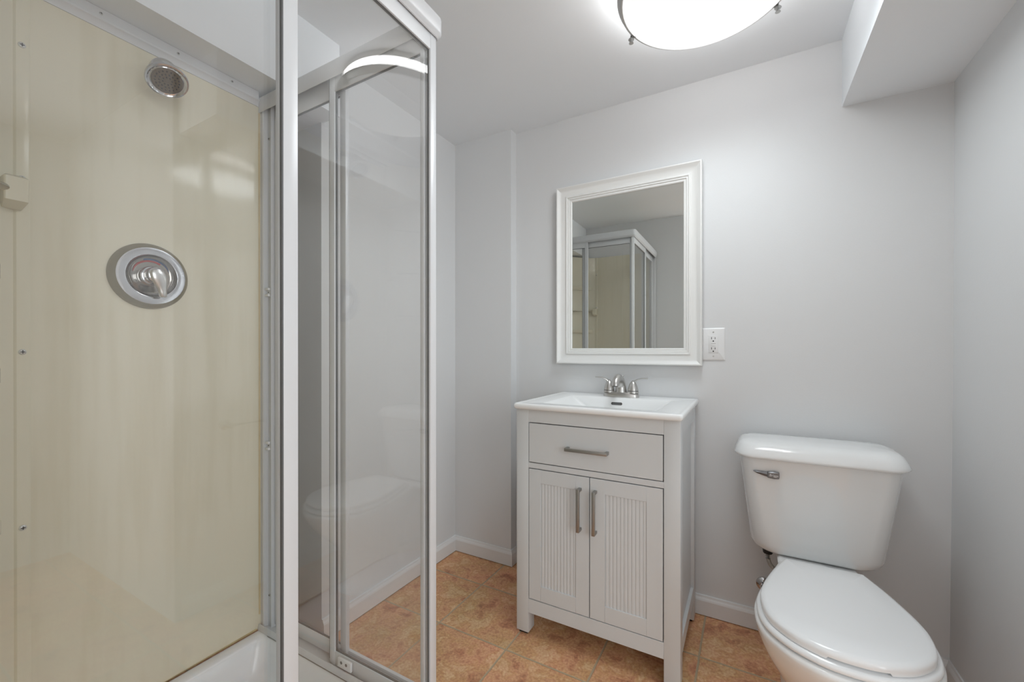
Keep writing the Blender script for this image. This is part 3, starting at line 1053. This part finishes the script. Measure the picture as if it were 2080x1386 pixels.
for s in (-1, 1):
    hx = fx + s * 0.0515
    bm = B()
    lathe(bm, [(0.0245, 0.018), (0.0240, 0.022), (0.0225, 0.0265)], (hx, fy, fz), n=28, cap=False)
    lathe(bm, [(0.0225, 0.0285), (0.0215, 0.034), (0.0185, 0.046), (0.0140, 0.058), (0.0095, 0.066), (0.004, 0.071), (0.0, 0.072)], (hx, fy, fz), n=28)
    lp = cat_rom([(-0.006, 0.050, 0.0125, 0), (0.002, 0.062, 0.0100, 0), (0.014, 0.073, 0.0078, 0), (0.030, 0.0795, 0.0068, 0), (0.046, 0.0812, 0.0064, 0), (0.061, 0.0815, 0.0060, 0)], 4)
    rings = []
    for i, p in enumerate(lp):
        q = lp[min(i + 1, len(lp) - 1)]
        o_ = lp[max(i - 1, 0)]
        dx, dz = q[0] - o_[0], q[1] - o_[1]
        l = math.hypot(dx, dz); nx, nz = -dz / l, dx / l
        th_ = p[2] * (0.42 if i > 8 else 0.42 + 0.5 * (8 - i) / 8)
        rings.append([(hx + s * (p[0] + nx * th_ * math.sin(a)), fy + p[2] * math.cos(a), fz + p[1] + nz * th_ * math.sin(a)) for a in [2 * PI * k / 14 for k in range(14)]])
    loft(bm, rings)
    hd = link('handle', bm, M['nickel'], T, 50)
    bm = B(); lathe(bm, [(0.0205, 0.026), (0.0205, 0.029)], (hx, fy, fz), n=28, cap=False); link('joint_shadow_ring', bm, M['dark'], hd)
bm = B()
tube(bm, [(fx + 0.001, fy + 0.026, fz + 0.015), (fx + 0.001, fy + 0.026, fz + 0.084)], 0.0022, 10)
tube(bm, [(fx + 0.001, fy + 0.026, fz + 0.080), (fx + 0.001, fy + 0.026, fz + 0.088), (fx + 0.001, fy + 0.026, fz + 0.091)], [0.003, 0.0052, 0.003], 10)
link('lift_rod', bm, M['nickel'], T)

# ------------------------------------------------------------------ mirror
T = thing('wall_mirror', 'rectangular mirror in wide white moulded frame above the sink', 'mirror', (-0.474, YB, 1.43))
mx0, mx1, mz0, mz1 = -0.7905, -0.1575, 1.0145, 1.8445
prof = [(0, 0.008), (0.0, 0.034), (0.002, 0.038), (0.006, 0.0385), (0.009, 0.0365), (0.016, 0.0310), (0.025, 0.0265), (0.036, 0.0240), (0.044, 0.0235), (0.0445, 0.0265), (0.0465, 0.0280), (0.0505, 0.0280), (0.0525, 0.0265), (0.0530, 0.0235),
        (0.0550, 0.0245), (0.0590, 0.0245), (0.0610, 0.0225), (0.0615, 0.0195), (0.0635, 0.0205), (0.0685, 0.0205), (0.0715, 0.0180), (0.0720, 0.0120), (0.0720, 0.008)]
bm = B()
corners = [((mx0, mz0), (1, 1)), ((mx1, mz0), (-1, 1)), ((mx1, mz1), (-1, -1)), ((mx0, mz1), (1, -1))]
rings = [[(c[0] + s[0] * i, YB - h, c[1] + s[1] * i) for i, h in prof] for c, s in corners]
vs = [[bm.verts.new(p) for p in r] for r in rings]
for k in range(4):
    a, b2 = vs[k], vs[(k + 1) % 4]
    for j in range(len(prof)):
        q = (j + 1) % len(prof)
        bm.faces.new((a[j], a[q], b2[q], b2[j]))
link('frame', bm, M['mirror_frame'], T, 25)
bm = B(); box(bm, (mx0 + 0.069, YB - 0.0135, mz0 + 0.069), (mx1 - 0.069, YB - 0.009, mz1 - 0.069)); link('mirror_glass', bm, M['mirror'], T, None)
bm = B(); box(bm, (mx0 + 0.012, YB - 0.010, mz0 + 0.012), (mx1 - 0.012, YB - 0.0005, mz1 - 0.012)); link('backing', bm, M['dark'], T, None)

# ------------------------------------------------------------------ outlet
ox, oz = -0.1185, 1.102
T = thing('wall_outlet', 'white double outlet plate half tucked behind the mirror frame', 'outlet', (ox, YB, oz))
bm = B()
loft(bm, [[(x, YB, z) for x, z, _ in [(p[0], p[1], 0) for p in rrect(ox - 0.0425, oz - 0.065, ox + 0.0425, oz + 0.065, 0.003, 0)]],
          [(p[0], YB - 0.003, p[1]) for p in rrect(ox - 0.0425, oz - 0.065, ox + 0.0425, oz + 0.065, 0.003, 0)],
          [(p[0], YB - 0.0062, p[1]) for p in rrect(ox - 0.0375, oz - 0.060, ox + 0.0375, oz + 0.060, 0.003, 0)]])
link('plate', bm, M['plastic'], T)
bm = B(); box(bm, (ox - 0.0175, YB - 0.0082, oz - 0.0345), (ox + 0.0175, YB - 0.004, oz + 0.0345), 0.0015); rc = link('receptacle', bm, M['plastic'], T)
for dz in (0.019, -0.022):
    for dx, hh in ((-0.0065, 0.0042), (0.0065, 0.0036)):
        bm = B(); box(bm, (ox + dx - 0.001, YB - 0.0087, oz + dz + 0.005 - hh), (ox + dx + 0.001, YB - 0.008, oz + dz + 0.005 + hh)); link('slot', bm, M['dark'], rc, None)
    bm = B(); lathe(bm, [(0.0026, 0), (0.0026, 0.0006), (0, 0.0006)], (ox, YB - 0.0081, oz + dz - 0.0065), (0, -1, 0), 12); link('ground_hole', bm, M['dark'], rc, None)
for dz in (0.0045, -0.0045):
    bm = B(); box(bm, (ox - 0.0085, YB - 0.0095, oz + dz - 0.003), (ox + 0.0085, YB - 0.008, oz + dz + 0.003), 0.0008); link('button', bm, M['plastic'], rc)
for dz in (0.0485, -0.0485):
    bm = B(); lathe(bm, [(0.003, 0), (0.0026, 0.001), (0, 0.0012)], (ox, YB - 0.0062, oz + dz), (0, -1, 0), 12); link('plate_screw', bm, M['steel'], T)

# ------------------------------------------------------------------ toilet
tx = 0.196
T = thing('toilet', 'white two-piece toilet with closed lid and chrome flush lever', 'toilet', (tx, 1.45, 0))


def tank_ring(hw, yf, yb, z, bow, r=0.05, n=7):
    """rounded rectangle whose front edge bows forward"""
    pts = rrect(-hw, yf, hw, yb, r, 0, n)
    out = []
    for x, y, _ in pts:
        f = max(0.0, (yb - y) / (yb - yf))
        out.append((tx + x, y - bow * f * (1 - (x / hw) ** 2), z))
    return out


YT = 1.842
bm = B()
rings = [tank_ring(0.120, 1.720, YT - 0.03, 0.3835, 0.0, 0.05), tank_ring(0.152, 1.690, YT - 0.012, 0.3840, 0.010, 0.058), tank_ring(0.170, 1.681, YT - 0.006, 0.3880, 0.017, 0.062), tank_ring(0.1795, 1.675, YT - 0.002, 0.3975, 0.021, 0.062), tank_ring(0.1855, 1.671, YT, 0.4150, 0.023, 0.06),
         tank_ring(0.191, 1.668, YT, 0.4700, 0.025, 0.055), tank_ring(0.200, 1.659, YT, 0.5500, 0.027, 0.05), tank_ring(0.209, 1.651, YT, 0.6300, 0.028, 0.048), tank_ring(0.217, 1.645, YT, 0.7000, 0.028, 0.046), tank_ring(0.218, 1.644, YT, 0.7190, 0.028, 0.046)]
loft(bm, rings)
tank = link('tank', bm, M['porcelain'], T, 60)
bm = B()
rings = [tank_ring(0.222, 1.640, YT, 0.7150, 0.029, 0.05), tank_ring(0.231, 1.631, YT + 0.003, 0.7150, 0.030, 0.055), tank_ring(0.2345, 1.628, YT + 0.004, 0.7185, 0.031, 0.056), tank_ring(0.2345, 1.628, YT + 0.004, 0.7240, 0.031, 0.056),
         tank_ring(0.2310, 1.632, YT + 0.004, 0.7330, 0.031, 0.056), tank_ring(0.2265, 1.637, YT + 0.004, 0.7430, 0.030, 0.056), tank_ring(0.2200, 1.646, YT + 0.002, 0.7540, 0.029, 0.055), tank_ring(0.2100, 1.658, YT - 0.003, 0.7615, 0.026, 0.05),
         tank_ring(0.1900, 1.680, YT - 0.012, 0.7660, 0.02, 0.045), tank_ring(0.12, 1.73, YT - 0.04, 0.7680, 0.01, 0.03)]
loft(bm, rings)
link('tank_lid', bm, M['porcelain'], T, 60)

# flush lever
bm = B()
lz, ly_ = 0.664, 1.6405
lathe(bm, [(0.011, -0.006), (0.011, 0.004), (0.009, 0.006), (0, 0.006)], (0.066, ly_ + 0.002, lz), (0, -1, 0), 20)
rings = []
for x, hh, yo, th_ in ((0.0930, 0.0085, 0.010, 0.0035), (0.0915, 0.0108, 0.012, 0.004), (0.0790, 0.0120, 0.014, 0.0045), (0.0655, 0.0110, 0.015, 0.0045), (0.0600, 0.0100, 0.0145, 0.0042), (0.0590, 0.0095, 0.0125, 0.0040)):
    rings.append([(x, ly_ - yo + th_ * sy - 0.10 * (x - 0.09), lz + hh * sz) for sy, sz in ((1, -1), (1, 1), (-0.2, 1), (-1, 0.7), (-1, -0.7), (-0.2, -1))])
loft(bm, rings)
rings = []
for x, zt_, zb_, yo, th_ in ((0.0590, 0.0080, -0.0085, 0.0120, 0.0045), (0.0480, 0.0085, -0.0055, 0.0125, 0.005), (0.0300, 0.0085, 0.000, 0.0130, 0.005), (0.0205, 0.0083, 0.0045, 0.0130, 0.0045), (0.0185, 0.0078, 0.0055, 0.0125, 0.003)):
    zm = zt_ * 0.55 + zb_ * 0.45
    rings.append([(x, ly_ - yo + d + 0.003, lz + z) for d, z in ((th_, zb_), (th_, zt_), (-th_ * 0.3, zt_), (-th_, zm), (-th_ * 0.2, zb_))])
loft(bm, rings)
fl = link('flush_lever', bm, M['lever_chrome'], T, 25)
fl['label'] = 'chrome flush lever with raised lettering'
cu = bpy.data.curves.new('lettering', 'FONT')
cu.body = 'Briggs'
cu.size = 0.0105
cu.extrude = 0.0004
cu.shear = 0.15
cu.align_x = 'CENTER'
cu.align_y = 'CENTER'
to = bpy.data.objects.new('lettering_curve', cu)
C.objects.link(to)
dg = bpy.context.evaluated_depsgraph_get()
me = bpy.data.meshes.new_from_object(to.evaluated_get(dg))
bpy.data.objects.remove(to)
bm = B(); bm.from_mesh(me); bpy.data.meshes.remove(me)
bmesh.ops.transform(bm, matrix=Matrix.Translation((0.0768, ly_ - 0.0186, lz + 0.0002)) @ Matrix.Rotation(-0.105, 4, 'Z') @ Matrix.Rotation(PI / 2, 4, 'X'), verts=bm.verts)
link('lettering', bm, M['plastic'], fl, None)

# bowl: stacked outlines, front of the rim long and rounded


def outline(prof, n=8):
    c = cat_rom(prof, n)
    right = [(h, y) for y, h in c]
    left = [(-h, y) for y, h in reversed(c[:-1])]
    return right + left


LID = [(1.536, 0.096), (1.490, 0.114), (1.443, 0.131), (1.370, 0.152), (1.320, 0.1625), (1.280, 0.1655), (1.225, 0.1600), (1.180, 0.1430), (1.138, 0.1060), (1.113, 0.0620), (1.104, 0.0300), (1.102, 0.0)]


def ring_at(prof, sx, dy, yc, sy, z, zfun=None):
    out = []
    for h, y in outline(prof):
        yy = yc + (y - yc) * sy + dy
        out.append((tx + h * sx, yy, z + (zfun(h * sx, yy) if zfun else 0)))
    return out


RIM = [(1.600, 0.105), (1.560, 0.117), (1.500, 0.133), (1.443, 0.148), (1.370, 0.1660), (1.320, 0.1760), (1.280, 0.1790), (1.225, 0.1740), (1.175, 0.1560), (1.130, 0.1180), (1.100, 0.0720), (1.088, 0.0350), (1.085, 0.0)]
bm = B()
yc = 1.40
rings = [ring_at(RIM, 0.60, 0.035, yc, 0.62, 0.0), ring_at(RIM, 0.61, 0.035, yc, 0.63, 0.012), ring_at(RIM, 0.56, 0.035, yc, 0.58, 0.03), ring_at(RIM, 0.52, 0.035, yc, 0.54, 0.10), ring_at(RIM, 0.54, 0.032, yc, 0.56, 0.16), ring_at(RIM, 0.64, 0.025, yc, 0.66, 0.215),
         ring_at(RIM, 0.78, 0.015, yc, 0.80, 0.270), ring_at(RIM, 0.89, 0.008, yc, 0.905, 0.315), ring_at(RIM, 0.955, 0.003, yc, 0.962, 0.350), ring_at(RIM, 0.985, 0.001, yc, 0.988, 0.372), ring_at(RIM, 1.0, 0, yc, 1.0, 0.385), ring_at(RIM, 0.998, 0, yc, 0.998, 0.3935), ring_at(RIM, 0.975, 0, yc, 0.98, 0.3975), ring_at(RIM, 0.8, 0, yc, 0.82, 0.3975)]
loft(bm, rings)
# deck under the tank, joining the bowl
loft(bm, [rrect(tx - 0.070, 1.56, tx + 0.070, 1.79, 0.04, 0.10), rrect(tx - 0.070, 1.54, tx + 0.070, 1.79, 0.04, 0.28), rrect(tx - 0.084, 1.53, tx + 0.084, 1.80, 0.03, 0.345), rrect(tx - 0.105, 1.53, tx + 0.105, 1.812, 0.03, 0.368), rrect(tx - 0.107, 1.53, tx + 0.107, 1.815, 0.03, 0.378), rrect(tx - 0.10, 1.54, tx + 0.10, 1.805, 0.03, 0.3828)])
loft(bm, [rrect(tx - 0.10, 1.50, tx + 0.10, 1.78, 0.04, 0.0), rrect(tx - 0.098, 1.50, tx + 0.098, 1.78, 0.04, 0.02), rrect(tx - 0.085, 1.51, tx + 0.085, 1.77, 0.04, 0.11)])
link('bowl', bm, M['porcelain'], T, 60)
for s in (-1, 1):
    bm = B()
    lathe(bm, [(0.014, 0.0), (0.014, 0.010), (0.011, 0.018), (0.0, 0.021)], (tx + s * 0.092, 1.36, 0.012), n=20)
    link('bolt_cap', bm, M['plastic'], T)
# seat ring and lid
bm = B()
rings = [ring_at(LID, 0.62, 0, 1.32, 0.66, 0.4005), ring_at(LID, 1.020, 0, 1.34, 1.020, 0.4005), ring_at(LID, 1.052, 0, 1.34, 1.042, 0.4040), ring_at(LID, 1.055, 0, 1.34, 1.045, 0.4090), ring_at(LID, 1.030, 0, 1.34, 1.026, 0.4155), ring_at(LID, 0.62, 0, 1.32, 0.66, 0.4155)]
loft(bm, rings, False, False)
bm.verts.ensure_lookup_table()
link('seat', bm, M['seat'], T, 60)
bm = B()
dome = lambda h, y: 0.0045 * (1 - (h / 0.17) ** 2)
notch = lambda h, y: 0.0060 if (y < 1.20 and -0.045 < h < 0.058) else 0.0
rings = [ring_at(LID, 0.94, 0, 1.33, 0.95, 0.4230), ring_at(LID, 0.975, 0, 1.33, 0.98, 0.4170, notch), ring_at(LID, 0.997, 0, 1.33, 0.998, 0.4175, notch), ring_at(LID, 1.0, 0, 1.33, 1.0, 0.4270), ring_at(LID, 0.995, 0, 1.33, 0.996, 0.4320), ring_at(LID, 0.975, 0, 1.33, 0.98, 0.4350, lambda h, y: dome(h, y) * 0.3), ring_at(LID, 0.92, 0, 1.33, 0.94, 0.4362, dome), ring_at(LID, 0.6, 0, 1.33, 0.66, 0.4366, dome), ring_at(LID, 0.2, 0, 1.33, 0.25, 0.4368, dome)]
loft(bm, rings)
ld = link('seat_lid', bm, M['seat'], T, 60)
for s, y in ((-1, 1.215), (1, 1.215), (-1, 1.45), (1, 1.45)):
    hw = 0.122 if y < 1.3 else 0.105
    bm = B(); box(bm, (tx + s * hw - 0.008, y - 0.022, 0.4145), (tx + s * hw + 0.008, y + 0.022, 0.4225), 0.002); link('bumper', bm, M['seat'], ld)
for s in (-1, 1):
    bm = B(); box(bm, (tx + s * 0.066 - 0.020, 1.538, 0.3975), (tx + s * 0.066 + 0.020, 1.572, 0.4190), 0.006, 3); link('hinge', bm, M['seat'], T)

# water supply
T = thing('water_supply_line', 'braided hose with black nut under the toilet tank', 'hose', (0.06, 1.75, 0.17))
bm = B()
hp = cat_rom([(0.064, 1.722, 0.360), (0.065, 1.722, 0.344), (0.072, 1.721, 0.325), (0.090, 1.722, 0.303), (0.104, 1.745, 0.255), (0.094, 1.785, 0.210), (0.070, 1.795, 0.205), (0.060, 1.797, 0.200)], 6)
tube(bm, hp, 0.0068, 12); link('hose', bm, M['braid'], T)
bm = B(); tube(bm, [(0.064, 1.722, 0.366), (0.064, 1.722, 0.346)], [0.0095, 0.0088], 12); link('ferrule', bm, M['steel'], T)
bm = B(); tube(bm, [(0.064, 1.722, 0.3832), (0.064, 1.722, 0.380), (0.064, 1.722, 0.364)], [0.0175, 0.0170, 0.0145], 8); link('coupling_nut', bm, M['rubber'], T, 20)
T = thing('shutoff_valve', 'small chrome water shutoff valve on wall behind toilet', 'valve', (0.056, YB, 0.185))
bm = B(); lathe(bm, [(0.026, 0.0), (0.025, 0.004), (0.012, 0.010), (0.011, 0.012)], (0.056, YB, 0.182), (0, -1, 0), 28); link('escutcheon', bm, M['chrome'], T)
bm = B(); tube(bm, [(0.056, YB - 0.008, 0.182), (0.056, YB - 0.075, 0.182)], 0.0085, 14); tube(bm, [(0.058, YB - 0.070, 0.182), (0.058, YB - 0.070, 0.204)], 0.0075, 12); link('body', bm, M['chrome'], T)
bm = B(); lathe(bm, [(0.016, 0), (0.018, 0.003), (0.018, 0.008), (0.015, 0.010), (0, 0.010)], (0.056, YB - 0.073, 0.182), (0, -1, 0), 20); link('knob', bm, M['worn_chrome'], T)

# paper holder on the right wall, seen mirrored in the shower glass
T = thing('paper_holder', 'empty chrome toilet paper holder on right wall', 'paper holder', (0.575, 1.06, 0.755))
for y in (0.965, 1.150):
    bm = B(); lathe(bm, [(0.024, 0), (0.023, 0.005), (0.012, 0.010), (0.010, 0.040), (0.013, 0.050), (0, 0.053)], (0.5745, y, 0.755), (-1, 0, 0), 24); link('post', bm, M['chrome'], T)
bm = B(); tube(bm, [(0.534, 0.965, 0.755), (0.534, 1.150, 0.755)], 0.008, 14); link('roller', bm, M['chrome'], T)
